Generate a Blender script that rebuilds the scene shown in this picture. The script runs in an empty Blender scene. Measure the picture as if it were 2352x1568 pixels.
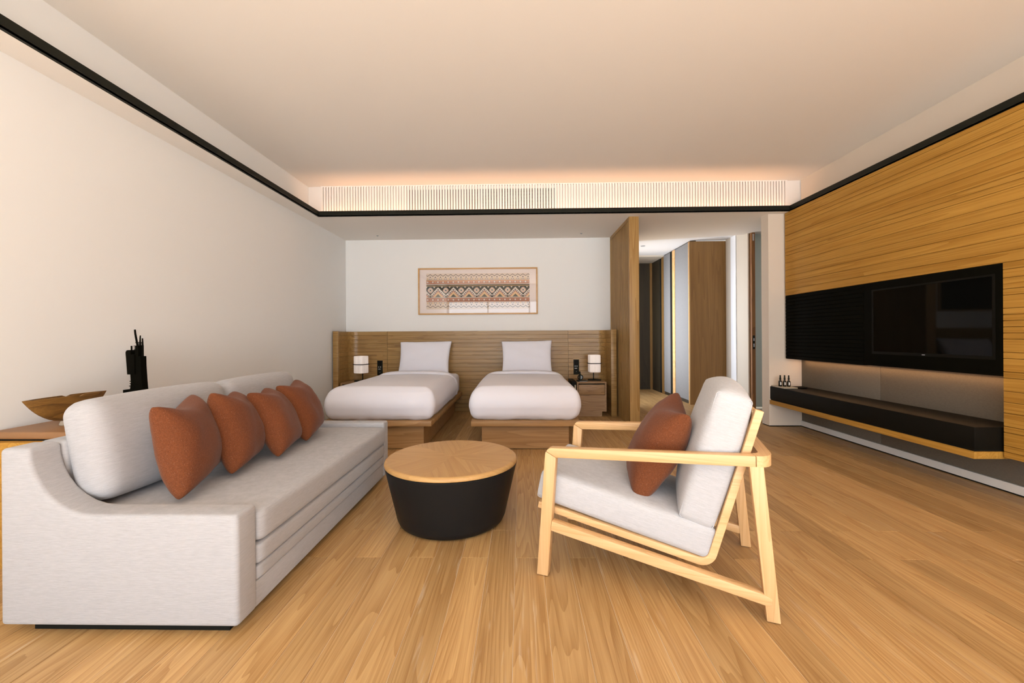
import bpy, bmesh, math, random
from mathutils import Vector, Matrix, noise
random.seed(7)
R = math.radians
SC = bpy.context.scene
COL = SC.collection

# ------------------------------------------------------------------ camera
FPX = 950.0
cam = bpy.data.cameras.new('camera')
cam.sensor_width = 36.0
cam.lens = FPX / 2352.0 * 36.0
cam.shift_y = -12.0 / 2352.0
cam.clip_start = 0.05
camo = bpy.data.objects.new('camera', cam)
COL.objects.link(camo)
camo.matrix_world = (Matrix.Translation((0, 0, 1.15)) @ Matrix.Rotation(R(1.15), 4, 'Z')
                     @ Matrix.Rotation(R(90), 4, 'X') @ Matrix.Rotation(R(-0.35), 4, 'Z'))
SC.camera = camo

# ------------------------------------------------------------------ world, daylight, exposure
world = bpy.data.worlds.new('sky')
SC.world = world
world.use_nodes = True
bg = world.node_tree.nodes['Background']
bg.inputs[0].default_value = (0.80, 0.90, 1.0, 1)
bg.inputs[1].default_value = 0.9
SC.view_settings.view_transform = 'Standard'
SC.view_settings.look = 'None'
SC.view_settings.gamma = 1.0
SC.view_settings.use_curve_mapping = False
SC.view_settings.exposure = 0.70


def area_light(name, loc, rot, sx, sy, power, color, spread=180):
    l = bpy.data.lights.new(name, 'AREA')
    l.shape = 'RECTANGLE'
    l.size = sx
    l.size_y = sy
    l.energy = power
    l.color = color
    l.spread = R(spread)
    o = bpy.data.objects.new(name, l)
    o.location = loc
    o.rotation_euler = rot
    COL.objects.link(o)
    return o


# daylight through the glazed end of the room behind the camera, and the corridor window
area_light('daylight_glazing', (0.35, -2.62, 1.27), (R(90), 0, 0), 6.0, 2.4, 128, (0.87, 0.935, 1.0))
area_light('daylight_corridor', (1.60, 7.45, 1.35), (0, R(-90), 0), 2.2, 1.2, 24, (0.78, 0.86, 1.0), 112)

# sun falling steeply through the glazing onto the boards behind the camera
sun = bpy.data.lights.new('sun', 'SUN')
sun.energy = 25.0
sun.angle = R(0.6)
sun.color = (1.0, 0.97, 0.93)
suno = bpy.data.objects.new('sun', sun)
suno.rotation_euler = (R(27), 0, R(8))
COL.objects.link(suno)

# ------------------------------------------------------------------ materials
MATS = {}


def nodes_of(name):
    m = bpy.data.materials.new(name)
    m.use_nodes = True
    nt = m.node_tree
    return m, nt, nt.nodes['Principled BSDF']


def N(nt, typ, **kw):
    n = nt.nodes.new(typ)
    for k, v in kw.items():
        if k == 'inp':
            for i, val in v.items():
                n.inputs[i].default_value = val
        else:
            setattr(n, k, v)
    return n


def plain(name, col, rough=0.6, metal=0.0, bump=0.0, bscale=300, spec=0.5, coat=0.0, var=0.0, vscale=3.0):
    m, nt, b = nodes_of(name)
    b.inputs['Base Color'].default_value = (*col, 1)
    b.inputs['Roughness'].default_value = rough
    b.inputs['Metallic'].default_value = metal
    b.inputs['Specular IOR Level'].default_value = spec
    b.inputs['Coat Weight'].default_value = coat
    tc = N(nt, 'ShaderNodeTexCoord')
    if var:
        no = N(nt, 'ShaderNodeTexNoise', inp={'Scale': vscale, 'Detail': 4.0})
        nt.links.new(tc.outputs['Object'], no.inputs['Vector'])
        mx = N(nt, 'ShaderNodeMix', data_type='RGBA')
        mx.inputs[6].default_value = (*[c * (1 - var) for c in col], 1)
        mx.inputs[7].default_value = (*[min(1, c * (1 + var)) for c in col], 1)
        nt.links.new(no.outputs[0], mx.inputs[0])
        nt.links.new(mx.outputs[2], b.inputs['Base Color'])
    if bump:
        no = N(nt, 'ShaderNodeTexNoise', inp={'Scale': bscale, 'Detail': 2.0})
        nt.links.new(tc.outputs['Object'], no.inputs['Vector'])
        bp = N(nt, 'ShaderNodeBump', inp={'Strength': bump, 'Distance': 0.002})
        nt.links.new(no.outputs[0], bp.inputs['Height'])
        nt.links.new(bp.outputs[0], b.inputs['Normal'])
    MATS[name] = m
    return m


def wood(name, light, dark, axis, rough=0.45, k=1.0, freq=9.0, ring=0.5, tint=0.12, along=0.55, cross=5.0, spec=0.4, lime=0.0):
    """procedural veneer: contour lines of a stretched noise give the cathedral grain, fine noise the pores"""
    m, nt, b = nodes_of(name)
    L = nt.links
    tc = N(nt, 'ShaderNodeTexCoord')
    oi = N(nt, 'ShaderNodeObjectInfo')
    mul = N(nt, 'ShaderNodeVectorMath', operation='MULTIPLY')
    mul.inputs[1].default_value = (37.3, 91.7, 53.1)
    L.new(oi.outputs['Random'], mul.inputs[0])
    add = N(nt, 'ShaderNodeVectorMath', operation='ADD')
    L.new(tc.outputs['Object'], add.inputs[0])
    L.new(mul.outputs[0], add.inputs[1])

    def stretched(a, c):
        s = [c, c, c]
        s['XYZ'.index(axis)] = a
        mp = N(nt, 'ShaderNodeVectorMath', operation='MULTIPLY')
        mp.inputs[1].default_value = s
        L.new(add.outputs[0], mp.inputs[0])
        return mp.outputs[0]
    n1 = N(nt, 'ShaderNodeTexNoise', inp={'Scale': 1.0, 'Detail': 1.2, 'Roughness': 0.4, 'Distortion': 0.0})
    L.new(stretched(along * k, cross * k), n1.inputs['Vector'])
    m1 = N(nt, 'ShaderNodeMath', operation='MULTIPLY', inp={1: freq})
    L.new(n1.outputs[0], m1.inputs[0])
    pp = N(nt, 'ShaderNodeMath', operation='FRACT')
    L.new(m1.outputs[0], pp.inputs[0])
    pw = N(nt, 'ShaderNodeMath', operation='POWER', inp={1: 1.6})
    L.new(pp.outputs[0], pw.inputs[0])
    n2 = N(nt, 'ShaderNodeTexNoise', inp={'Scale': 1.0, 'Detail': 2.0, 'Roughness': 0.6})
    L.new(stretched(4.0, 190.0), n2.inputs['Vector'])
    n3 = N(nt, 'ShaderNodeTexNoise', inp={'Scale': 1.0, 'Detail': 2.0})
    L.new(stretched(0.5, 14.0), n3.inputs['Vector'])
    a1 = N(nt, 'ShaderNodeMath', operation='MULTIPLY', inp={1: ring})
    L.new(pw.outputs[0], a1.inputs[0])
    a2 = N(nt, 'ShaderNodeMath', operation='MULTIPLY_ADD', inp={1: 0.55})
    L.new(n2.outputs[0], a2.inputs[0])
    L.new(a1.outputs[0], a2.inputs[2])
    a3 = N(nt, 'ShaderNodeMath', operation='MULTIPLY_ADD', inp={1: 0.55})
    L.new(n3.outputs[0], a3.inputs[0])
    L.new(a2.outputs[0], a3.inputs[2])
    mr = N(nt, 'ShaderNodeMapRange', inp={1: 0.40, 2: 0.66 + ring * 0.85})
    L.new(a3.outputs[0], mr.inputs[0])
    mx = N(nt, 'ShaderNodeMix', data_type='RGBA')
    mx.inputs[6].default_value = (*light, 1)
    mx.inputs[7].default_value = (*dark, 1)
    L.new(mr.outputs[0], mx.inputs[0])
    out = mx.outputs[2]
    if lime:
        # pale limed pores seen in some floor boards
        n4 = N(nt, 'ShaderNodeTexNoise', inp={'Scale': 1.0, 'Detail': 3.0, 'Distortion': 0.6})
        L.new(stretched(3.0, 42.0), n4.inputs['Vector'])
        m4 = N(nt, 'ShaderNodeMapRange', inp={1: 0.60, 2: 0.74})
        L.new(n4.outputs[0], m4.inputs[0])
        rr = N(nt, 'ShaderNodeMapRange', inp={1: 0.35, 2: 0.9, 3: 0.0, 4: lime})
        L.new(oi.outputs['Random'], rr.inputs[0])
        m5 = N(nt, 'ShaderNodeMath', operation='MULTIPLY')
        L.new(m4.outputs[0], m5.inputs[0])
        L.new(rr.outputs[0], m5.inputs[1])
        mx2 = N(nt, 'ShaderNodeMix', data_type='RGBA')
        mx2.inputs[7].default_value = (0.62, 0.50, 0.36, 1)
        L.new(m5.outputs[0], mx2.inputs[0])
        L.new(out, mx2.inputs[6])
        out = mx2.outputs[2]
    hs = N(nt, 'ShaderNodeHueSaturation')
    vr = N(nt, 'ShaderNodeMapRange', inp={1: 0.0, 2: 1.0, 3: 1 - tint, 4: 1 + tint})
    w2 = N(nt, 'ShaderNodeTexWhiteNoise', noise_dimensions='1D')
    L.new(oi.outputs['Random'], w2.inputs['W'])
    L.new(w2.outputs['Value'], vr.inputs[0])
    L.new(vr.outputs[0], hs.inputs['Value'])
    L.new(out, hs.inputs['Color'])
    L.new(hs.outputs[0], b.inputs['Base Color'])
    b.inputs['Roughness'].default_value = rough
    b.inputs['Specular IOR Level'].default_value = spec
    bp = N(nt, 'ShaderNodeBump', inp={'Strength': 0.10, 'Distance': 0.001})
    L.new(a3.outputs[0], bp.inputs['Height'])
    L.new(bp.outputs[0], b.inputs['Normal'])
    MATS[name] = m
    return m


def fabric(name, col, col2, streak=(7, 7, 150), fine=420, amount=0.55, rough=0.95, bump=0.35, fleck=None, sheen=0.2):
    m, nt, b = nodes_of(name)
    L = nt.links
    tc = N(nt, 'ShaderNodeTexCoord')
    mp = N(nt, 'ShaderNodeVectorMath', operation='MULTIPLY')
    mp.inputs[1].default_value = streak
    L.new(tc.outputs['Object'], mp.inputs[0])
    n1 = N(nt, 'ShaderNodeTexNoise', inp={'Scale': 1.0, 'Detail': 4.0, 'Roughness': 0.7})
    L.new(mp.outputs[0], n1.inputs['Vector'])
    n2 = N(nt, 'ShaderNodeTexNoise', inp={'Scale': fine, 'Detail': 2.0, 'Roughness': 0.7})
    L.new(tc.outputs['Object'], n2.inputs['Vector'])
    ad = N(nt, 'ShaderNodeMath', operation='MULTIPLY_ADD', inp={1: amount})
    L.new(n1.outputs[0], ad.inputs[0])
    s2 = N(nt, 'ShaderNodeMath', operation='MULTIPLY', inp={1: 1 - amount})
    L.new(n2.outputs[0], s2.inputs[0])
    L.new(s2.outputs[0], ad.inputs[2])
    mr = N(nt, 'ShaderNodeMapRange', inp={1: 0.34, 2: 0.66})
    L.new(ad.outputs[0], mr.inputs[0])
    mx = N(nt, 'ShaderNodeMix', data_type='RGBA')
    mx.inputs[6].default_value = (*col2, 1)
    mx.inputs[7].default_value = (*col, 1)
    L.new(mr.outputs[0], mx.inputs[0])
    out = mx.outputs[2]
    if fleck:
        n3 = N(nt, 'ShaderNodeTexNoise', inp={'Scale': 230.0, 'Detail': 3.0, 'Roughness': 0.8})
        L.new(tc.outputs['Object'], n3.inputs['Vector'])
        m3 = N(nt, 'ShaderNodeMapRange', inp={1: 0.60, 2: 0.72, 4: 0.6})
        L.new(n3.outputs[0], m3.inputs[0])
        mx2 = N(nt, 'ShaderNodeMix', data_type='RGBA')
        mx2.inputs[7].default_value = (*fleck, 1)
        L.new(m3.outputs[0], mx2.inputs[0])
        L.new(out, mx2.inputs[6])
        out = mx2.outputs[2]
    L.new(out, b.inputs['Base Color'])
    b.inputs['Roughness'].default_value = rough
    b.inputs['Specular IOR Level'].default_value = 0.15
    b.inputs['Sheen Weight'].default_value = sheen
    bp = N(nt, 'ShaderNodeBump', inp={'Strength': bump, 'Distance': 0.0015})
    L.new(ad.outputs[0], bp.inputs['Height'])
    L.new(bp.outputs[0], b.inputs['Normal'])
    MATS[name] = m
    return m


def emit(name, col, strength):
    m, nt, b = nodes_of(name)
    b.inputs['Base Color'].default_value = (*col, 1)
    b.inputs['Emission Color'].default_value = (*col, 1)
    b.inputs['Emission Strength'].default_value = strength
    MATS[name] = m


def glass_pane(name):
    m, nt, b = nodes_of(name)
    nt.nodes.remove(b)
    out = [n for n in nt.nodes if n.type == 'OUTPUT_MATERIAL'][0]
    t = N(nt, 'ShaderNodeBsdfTransparent')
    g = N(nt, 'ShaderNodeBsdfGlossy', inp={'Roughness': 0.01})
    f = N(nt, 'ShaderNodeFresnel', inp={'IOR': 1.45})
    mx = N(nt, 'ShaderNodeMixShader')
    nt.links.new(f.outputs[0], mx.inputs[0])
    nt.links.new(t.outputs[0], mx.inputs[1])
    nt.links.new(g.outputs[0], mx.inputs[2])
    nt.links.new(mx.outputs[0], out.inputs['Surface'])
    MATS[name] = m


plain('wall_paint', (0.825, 0.828, 0.818), 0.85, bump=0.03, bscale=500)
plain('ceiling_paint', (0.82, 0.775, 0.72), 0.9)
plain('white_paint', (0.86, 0.86, 0.86), 0.8)
plain('beige_paint', (0.62, 0.55, 0.45), 0.85)
plain('column_paint', (0.70, 0.61, 0.51), 0.85)
plain('slat_paint', (0.88, 0.84, 0.80), 0.6)
plain('baseboard_paint', (0.80, 0.78, 0.75), 0.6)
plain('bounce_stone', (0.68, 0.66, 0.63), 0.9, var=0.08)  # pale surface of the added bounce slab outside
plain('grout', (0.72, 0.58, 0.42), 0.8)
plain('black_metal', (0.014, 0.0145, 0.010), 0.55, spec=0.12)
plain('black_gap', (0.010, 0.010, 0.008), 0.8, spec=0.1)
plain('black_wood', (0.0042, 0.0037, 0.0022), 0.6, spec=0.02, bump=0.1, bscale=80)
plain('black_leather', (0.0075, 0.0065, 0.0045), 0.5, spec=0.07, bump=0.25, bscale=260)
plain('drum_black', (0.0105, 0.0105, 0.0105), 0.45, spec=0.16, bump=0.12, bscale=300)
plain('screen_glass', (0.003, 0.003, 0.0025), 0.04, spec=0.16)
plain('vent_dark', (0.006, 0.005, 0.005), 0.9, spec=0.0)
plain('linen', (0.80, 0.80, 0.875), 0.9, spec=0.2, bump=0.06, bscale=700)
plain('lamp_paper', (0.88, 0.84, 0.82), 0.85, spec=0.2)
_b = MATS['lamp_paper'].node_tree.nodes['Principled BSDF']
_b.inputs['Emission Color'].default_value = (1.0, 0.80, 0.68, 1)
_b.inputs['Emission Strength'].default_value = 0.14
plain('leather_tan', (0.29, 0.145, 0.060), 0.5, bump=0.2, bscale=240, var=0.1, vscale=8)
plain('bottle_dark', (0.012, 0.011, 0.008), 0.15, spec=0.5)
plain('bottle_label', (0.75, 0.75, 0.73), 0.6)
plain('grey_plastic', (0.35, 0.37, 0.39), 0.4)
plain('tray_stone', (0.42, 0.37, 0.28), 0.5)
plain('steel', (0.62, 0.62, 0.62), 0.3, metal=1.0)
plain('acrylic', (0.40, 0.33, 0.25), 0.15)
plain('pale_panel', (0.62, 0.66, 0.58), 0.35)
plain('mat_board', (0.80, 0.70, 0.655), 0.8)
plain('print_paper', (0.70, 0.56, 0.45), 0.8)
plain('print_dark', (0.032, 0.018, 0.012), 0.8)
plain('print_black', (0.020, 0.019, 0.013), 0.8)
plain('print_white', (0.72, 0.64, 0.57), 0.8)
plain('print_orange', (0.55, 0.24, 0.11), 0.8)
plain('print_rust', (0.42, 0.16, 0.085), 0.8)
plain('print_pink', (0.66, 0.33, 0.21), 0.8)
plain('print_mauve', (0.36, 0.19, 0.16), 0.8)
plain('print_tan', (0.74, 0.50, 0.27), 0.8)
plain('print_gold', (0.66, 0.40, 0.11), 0.8)
plain('print_grey', (0.10, 0.10, 0.085), 0.8)
glass_pane('picture_glass')
emit('led_warm', (1.0, 0.52, 0.24), 2.0)

wood('floor_oak', (0.56, 0.358, 0.155), (0.355, 0.192, 0.066), 'Y', rough=0.42, freq=17, ring=0.27, tint=0.15, along=0.42, cross=9.0, lime=0.7)
wood('panel_oak', (0.54, 0.292, 0.056), (0.36, 0.168, 0.022), 'Y', rough=0.55, freq=10, ring=0.32, tint=0.04, along=0.22, cross=11.0, spec=0.2)
wood('headboard_oak', (0.42, 0.258, 0.092), (0.24, 0.128, 0.036), 'X', rough=0.33, freq=10, ring=0.35, tint=0.05, along=0.5, cross=12.0)
wood('bed_oak', (0.46, 0.275, 0.120), (0.31, 0.165, 0.062), 'X', rough=0.45, freq=9, ring=0.35, tint=0.04, along=0.5, cross=9.0)
wood('bed_oak_long', (0.45, 0.25, 0.10), (0.28, 0.135, 0.045), 'Y', rough=0.45, freq=8, ring=0.45, tint=0.04, along=0.8, cross=6.0)
wood('night_oak', (0.40, 0.245, 0.118), (0.25, 0.135, 0.057), 'X', rough=0.45, freq=9, ring=0.4, tint=0.03, along=1.2, cross=12.0)
wood('screen_oak', (0.45, 0.278, 0.100), (0.27, 0.142, 0.038), 'Z', rough=0.45, freq=10, ring=0.35, tint=0.04, along=0.35, cross=11.0)
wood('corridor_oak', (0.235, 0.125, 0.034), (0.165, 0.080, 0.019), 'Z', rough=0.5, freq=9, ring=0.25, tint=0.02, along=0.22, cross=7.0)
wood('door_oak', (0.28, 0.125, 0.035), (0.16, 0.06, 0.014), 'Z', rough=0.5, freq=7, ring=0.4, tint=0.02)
wood('ash', (0.74, 0.485, 0.245), (0.60, 0.355, 0.155), 'X', rough=0.42, freq=9, ring=0.3, tint=0.03, along=0.4, cross=14.0)
wood('ash_up', (0.74, 0.485, 0.245), (0.60, 0.355, 0.155), 'Z', rough=0.42, freq=9, ring=0.3, tint=0.03, along=0.4, cross=14.0)
wood('ash_across', (0.74, 0.485, 0.245), (0.60, 0.355, 0.155), 'Y', rough=0.42, freq=9, ring=0.3, tint=0.03, along=0.4, cross=14.0)
wood('tabletop_oak', (0.55, 0.332, 0.128), (0.44, 0.245, 0.085), 'X', rough=0.4, freq=9, ring=0.3, tint=0.04, along=0.5, cross=9.0)
wood('bowl_wood', (0.27, 0.135, 0.030), (0.11, 0.048, 0.010), 'Y', rough=0.5, freq=6, ring=0.3, tint=0.0, along=2.0, cross=14.0)
wood('frame_oak', (0.66, 0.40, 0.17), (0.52, 0.28, 0.10), 'X', rough=0.45, freq=6, ring=0.3, tint=0.02)
wood('dark_panel', (0.040, 0.028, 0.012), (0.022, 0.014, 0.006), 'Z', rough=0.6, freq=6, ring=0.3, tint=0.02)

fabric('sofa_cloth', (0.455, 0.452, 0.468), (0.345, 0.342, 0.353), streak=(26, 26, 330), fine=600, amount=0.6, bump=0.2)
fabric('chair_cloth', (0.53, 0.532, 0.555), (0.405, 0.407, 0.425), streak=(30, 30, 330), fine=600, amount=0.55, bump=0.2)
fabric('rust_cloth', (0.195, 0.061, 0.022), (0.100, 0.030, 0.011), streak=(160, 160, 160), fine=420, amount=0.4, fleck=(0.34, 0.19, 0.13), sheen=0.1)
fabric('wall_fabric', (0.215, 0.185, 0.145), (0.145, 0.125, 0.098), streak=(60, 60, 260), fine=600, amount=0.5, bump=0.2, sheen=0.0)
fabric('grey_felt', (0.215, 0.203, 0.190), (0.150, 0.141, 0.132), streak=(90, 90, 90), fine=500, amount=0.5, bump=0.2, sheen=0.0)


# ------------------------------------------------------------------ helpers
def finish(name, bm, mat, parent=None, smooth=False, loc=None, auto=None):
    bmesh.ops.recalc_face_normals(bm, faces=bm.faces)
    me = bpy.data.meshes.new(name)
    bm.to_mesh(me)
    bm.free()
    for mm in (mat if isinstance(mat, (list, tuple)) else [mat]):
        me.materials.append(MATS[mm])
    if smooth:
        for p in me.polygons:
            p.use_smooth = True
        if auto:
            me.set_sharp_from_angle(angle=R(auto))
    o = bpy.data.objects.new(name, me)
    if parent:
        o.parent = parent
    if loc:
        o.location = loc
    COL.objects.link(o)
    return o


def tag(o, label=None, cat=None, group=None, kind=None):
    if label:
        o['label'] = label
    if cat:
        o['category'] = cat
    if group:
        o['group'] = group
    if kind:
        o['kind'] = kind
    return o


def thing(name, label, cat, loc=(0, 0, 0), rz=0.0, group=None):
    o = bpy.data.objects.new(name, None)
    o.empty_display_size = 0.1
    o.location = loc
    o.rotation_euler = (0, 0, rz)
    COL.objects.link(o)
    return tag(o, label, cat, group)


def struct(o):
    return tag(o, kind='structure')


def inst(src, parent, loc=None, rot=None, scale=None):
    o = src.copy()
    COL.objects.link(o)
    o.parent = parent
    if loc is not None:
        o.location = loc
    if rot is not None:
        o.rotation_euler = rot
    if scale is not None:
        o.scale = scale
    return o


def box(bm, x0, x1, y0, y1, z0, z1, bev=0.0, seg=2):
    vs = [bm.verts.new((x, y, z)) for x in (x0, x1) for y in (y0, y1) for z in (z0, z1)]
    f = [(0, 1, 3, 2), (4, 6, 7, 5), (0, 4, 5, 1), (2, 3, 7, 6), (0, 2, 6, 4), (1, 5, 7, 3)]
    fs = [bm.faces.new([vs[i] for i in q]) for q in f]
    if bev:
        es = list({e for fc in fs for e in fc.edges})
        bmesh.ops.bevel(bm, geom=es, offset=bev, segments=seg, profile=0.5, affect='EDGES')
    return bm


def mbox(name, x0, x1, y0, y1, z0, z1, mat, parent=None, bev=0.0, seg=2, origin=True):
    """box mesh with its origin at the middle of its base (so object coordinates follow the piece)"""
    bm = bmesh.new()
    if origin:
        cx, cy = (x0 + x1) / 2, (y0 + y1) / 2
        box(bm, x0 - cx, x1 - cx, y0 - cy, y1 - cy, 0, z1 - z0, bev, seg)
        return finish(name, bm, mat, parent, smooth=bev > 0, loc=(cx, cy, z0), auto=40)
    box(bm, x0, x1, y0, y1, z0, z1, bev, seg)
    return finish(name, bm, mat, parent, smooth=bev > 0, auto=40)


def prism(bm, pts, axis, a0, a1, bev=0.0, seg=2):
    """extrude a 2D outline; axis 'Y': pts are (x,z); axis 'X': (y,z); axis 'Z': (x,y)"""
    def P(p, a):
        return {'Y': (p[0], a, p[1]), 'X': (a, p[0], p[1]), 'Z': (p[0], p[1], a)}[axis]
    lo = [bm.verts.new(P(p, a0)) for p in pts]
    hi = [bm.verts.new(P(p, a1)) for p in pts]
    n = len(pts)
    fs = [bm.faces.new(lo), bm.faces.new(hi[::-1])]
    for i in range(n):
        fs.append(bm.faces.new((lo[i], hi[i], hi[(i + 1) % n], lo[(i + 1) % n])))
    bmesh.ops.recalc_face_normals(bm, faces=fs)
    if bev:
        es = [e for e in {e for f in fs for e in f.edges} if e.calc_face_angle(0) > R(25)]
        bmesh.ops.bevel(bm, geom=es, offset=bev, segments=seg, profile=0.5, affect='EDGES')
    return bm


def soft_box(bm, size, r, puff=(0, 0, 0), n=14, fn=None, pw=1.0):
    """rounded, slightly stuffed box centred on the origin; fn(v) may bend each vertex further"""
    hx, hy, hz = [s / 2 for s in size]
    h = (hx, hy, hz)
    r = min(r, min(h) * 0.999)
    ts = []
    for i in range(n + 1):
        t = -1 + 2 * i / n
        ts.append(t)
    start = len(bm.verts)
    new = []
    fs = []
    for ax in range(3):
        for sg in (-1, 1):
            grid = []
            for a in ts:
                row = []
                for b in ts:
                    c = [0, 0, 0]
                    c[ax] = sg
                    c[(ax + 1) % 3] = a
                    c[(ax + 2) % 3] = b
                    # place samples so that corners get enough of them
                    p = []
                    for i in range(3):
                        q = c[i]
                        q = math.sin(q * math.pi / 2) * 0.55 + q * 0.45
                        p.append(q * h[i])
                    inner = [max(-(h[i] - r), min(h[i] - r, p[i])) for i in range(3)]
                    d = Vector([p[i] - inner[i] for i in range(3)])
                    if d.length > 1e-9:
                        d.normalize()
                    v = Vector(inner) + d * r
                    s = [v[i] / h[i] for i in range(3)]
                    for i in range(3):
                        j, k = (i + 1) % 3, (i + 2) % 3
                        w = max(0, (1 - s[j] * s[j])) ** pw * max(0, (1 - s[k] * s[k])) ** pw
                        v[i] += s[i] * puff[i] * w
                    row.append(bm.verts.new(v))
                grid.append(row)
            for i in range(n):
                for j in range(n):
                    q = (grid[i][j], grid[i + 1][j], grid[i + 1][j + 1], grid[i][j + 1])
                    fs.append(bm.faces.new(q))
            new += [v for row in grid for v in row]
    bmesh.ops.remove_doubles(bm, verts=new, dist=1e-5)
    if fn:
        bm.verts.ensure_lookup_table()
        for v in bm.verts[start:] if start else bm.verts:
            v.co = fn(v.co.copy())
    return bm


def sweep(bm, pts, hw, hh, up=(0, 0, 1), closed=False):
    """rectangular bar swept along a polyline; hw half width (sideways), hh half height (up)"""
    up = Vector(up)
    pts = [Vector(p) for p in pts]
    n = len(pts)
    rings = []
    for i, p in enumerate(pts):
        a = pts[i - 1] if (i > 0 or closed) else p
        b = pts[(i + 1) % n] if (i < n - 1 or closed) else p
        if i == 0 and not closed:
            t = (b - p).normalized()
            k = 1.0
        elif i == n - 1 and not closed:
            t = (p - a).normalized()
            k = 1.0
        else:
            t0, t1 = (p - a).normalized(), (b - p).normalized()
            t = (t0 + t1).normalized()
            k = 1.0 / max(0.5, t.dot(t1))
        side = t.cross(up).normalized()
        u2 = side.cross(t).normalized()
        rings.append([bm.verts.new(p + side * hw * sx * k + u2 * hh * sz)
                      for sx, sz in ((-1, -1), (1, -1), (1, 1), (-1, 1))])
    m = n if closed else n - 1
    for i in range(m):
        A, B = rings[i], rings[(i + 1) % n]
        for j in range(4):
            bm.faces.new((A[j], A[(j + 1) % 4], B[(j + 1) % 4], B[j]))
    if not closed:
        bm.faces.new(rings[0][::-1])
        bm.faces.new(rings[-1])
    return bm


def tube(bm, pts, rads, seg=10, cap=True):
    pts = [Vector(p) for p in pts]
    if not isinstance(rads, (list, tuple)):
        rads = [rads] * len(pts)
    rings = []
    ref = Vector((0.31, 0.77, 0.55))
    for i, p in enumerate(pts):
        t = (pts[min(i + 1, len(pts) - 1)] - pts[max(i - 1, 0)]).normalized()
        s = t.cross(ref).normalized()
        u = s.cross(t)
        rings.append([bm.verts.new(p + (s * math.cos(2 * math.pi * j / seg) + u * math.sin(2 * math.pi * j / seg)) * rads[i])
                      for j in range(seg)])
    for a, b in zip(rings, rings[1:]):
        for j in range(seg):
            bm.faces.new((a[j], a[(j + 1) % seg], b[(j + 1) % seg], b[j]))
    if cap:
        bm.faces.new(rings[0][::-1])
        bm.faces.new(rings[-1])
    return bm


def lathe(bm, prof, seg=32, c=(0, 0), shape=None):
    """prof: (radius, z); shape(angle) scales the radius"""
    rings = []
    for r, z in prof:
        if r < 1e-6:
            rings.append([bm.verts.new((c[0], c[1], z))])
        else:
            rings.append([bm.verts.new((c[0] + r * (shape(2 * math.pi * j / seg) if shape else 1) * math.cos(2 * math.pi * j / seg),
                                        c[1] + r * (shape(2 * math.pi * j / seg) if shape else 1) * math.sin(2 * math.pi * j / seg), z))
                          for j in range(seg)])
    for a, b in zip(rings, rings[1:]):
        if len(a) == 1 and len(b) == 1:
            continue
        for j in range(seg):
            if len(a) == 1:
                bm.faces.new((a[0], b[j], b[(j + 1) % seg]))
            elif len(b) == 1:
                bm.faces.new((a[j], b[0], a[(j + 1) % seg]))
            else:
                bm.faces.new((a[j], b[j], b[(j + 1) % seg], a[(j + 1) % seg]))
    return bm


def pillow_mesh(bm, cs, front, back, n=22, pinch=0.09, ex=0.62, wr=0.004, seed=0.0, crease=0.0, top=0.0):
    """knife-edge pillow from four corners (TL, TR, BR, BL); front/back are the bulges on either side"""
    TL, TR, BR, BL = [Vector(c) for c in cs]
    nrm = ((TR - BL).cross(TL - BR)).normalized()
    w = ((TR - TL).length + (BR - BL).length) / 2

    def base(u, v):
        # edges drawn in a little between the corners
        uu = u * (1 - pinch * (1 - v * v) * abs(u)) if pinch else u
        vv = v * (1 - pinch * (1 - u * u) * abs(v)) if pinch else v
        if top and v > 0:
            vv -= top * (1 - u * u) ** 1.5 * v ** 3
        a, b = (uu + 1) / 2, (vv + 1) / 2
        return BL * (1 - a) * (1 - b) + BR * a * (1 - b) + TR * a * b + TL * (1 - a) * b
    lay = []
    for sgn, th in ((1, front), (-1, back)):
        g = []
        for i in range(n + 1):
            row = []
            for j in range(n + 1):
                u = math.sin((-1 + 2 * i / n) * math.pi / 2)
                v = math.sin((-1 + 2 * j / n) * math.pi / 2)
                d = ((1 - u * u) * (1 - v * v)) ** (ex * 0.5)
                p = base(u, v)
                q = p + nrm * sgn * th * d
                nz = noise.noise(Vector((u * 1.7 + seed, v * 1.7 - seed, sgn + seed))) * wr * 4 * d
                nz += noise.noise(Vector((u * 5 + seed, v * 5, sgn * 3 + seed))) * wr * d
                if crease:
                    nz -= crease * d * math.exp(-((u * u) / 0.10)) * max(0, v) ** 3
                row.append(bm.verts.new(q + nrm * sgn * nz))
            g.append(row)
        for i in range(n):
            for j in range(n):
                bm.faces.new((g[i][j], g[i + 1][j], g[i + 1][j + 1], g[i][j + 1]))
        lay.append(g)
    bmesh.ops.remove_doubles(bm, verts=bm.verts, dist=1e-5)
    return bm


def arc(cx, cy, r, a0, a1, n=8):
    return [(cx + r * math.cos(R(a0 + (a1 - a0) * i / n)), cy + r * math.sin(R(a0 + (a1 - a0) * i / n))) for i in range(n + 1)]


# ------------------------------------------------------------------ room dimensions
XL, XR = -2.72, 3.53            # left wall, fabric/upper wall on the right
TXL, TXR, TY = -2.51, 3.306, 5.128   # black trim
ZS, ZC = 2.663, 3.089           # soffit and ceiling
YF, YB = 5.26, 6.41             # slatted fascia, wall behind the beds
Y0 = -2.60                      # glazed end behind the camera
XP = 3.306                      # front of the oak media wall

# ------------------------------------------------------------------ structure
fl = struct(mbox('floor', XL - 0.1, 5.0, Y0 - 0.3, 9.1, -0.06, -0.0020, 'grout', origin=False))
PW, PL, GAP = 0.140, 1.82, 0.0021


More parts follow.
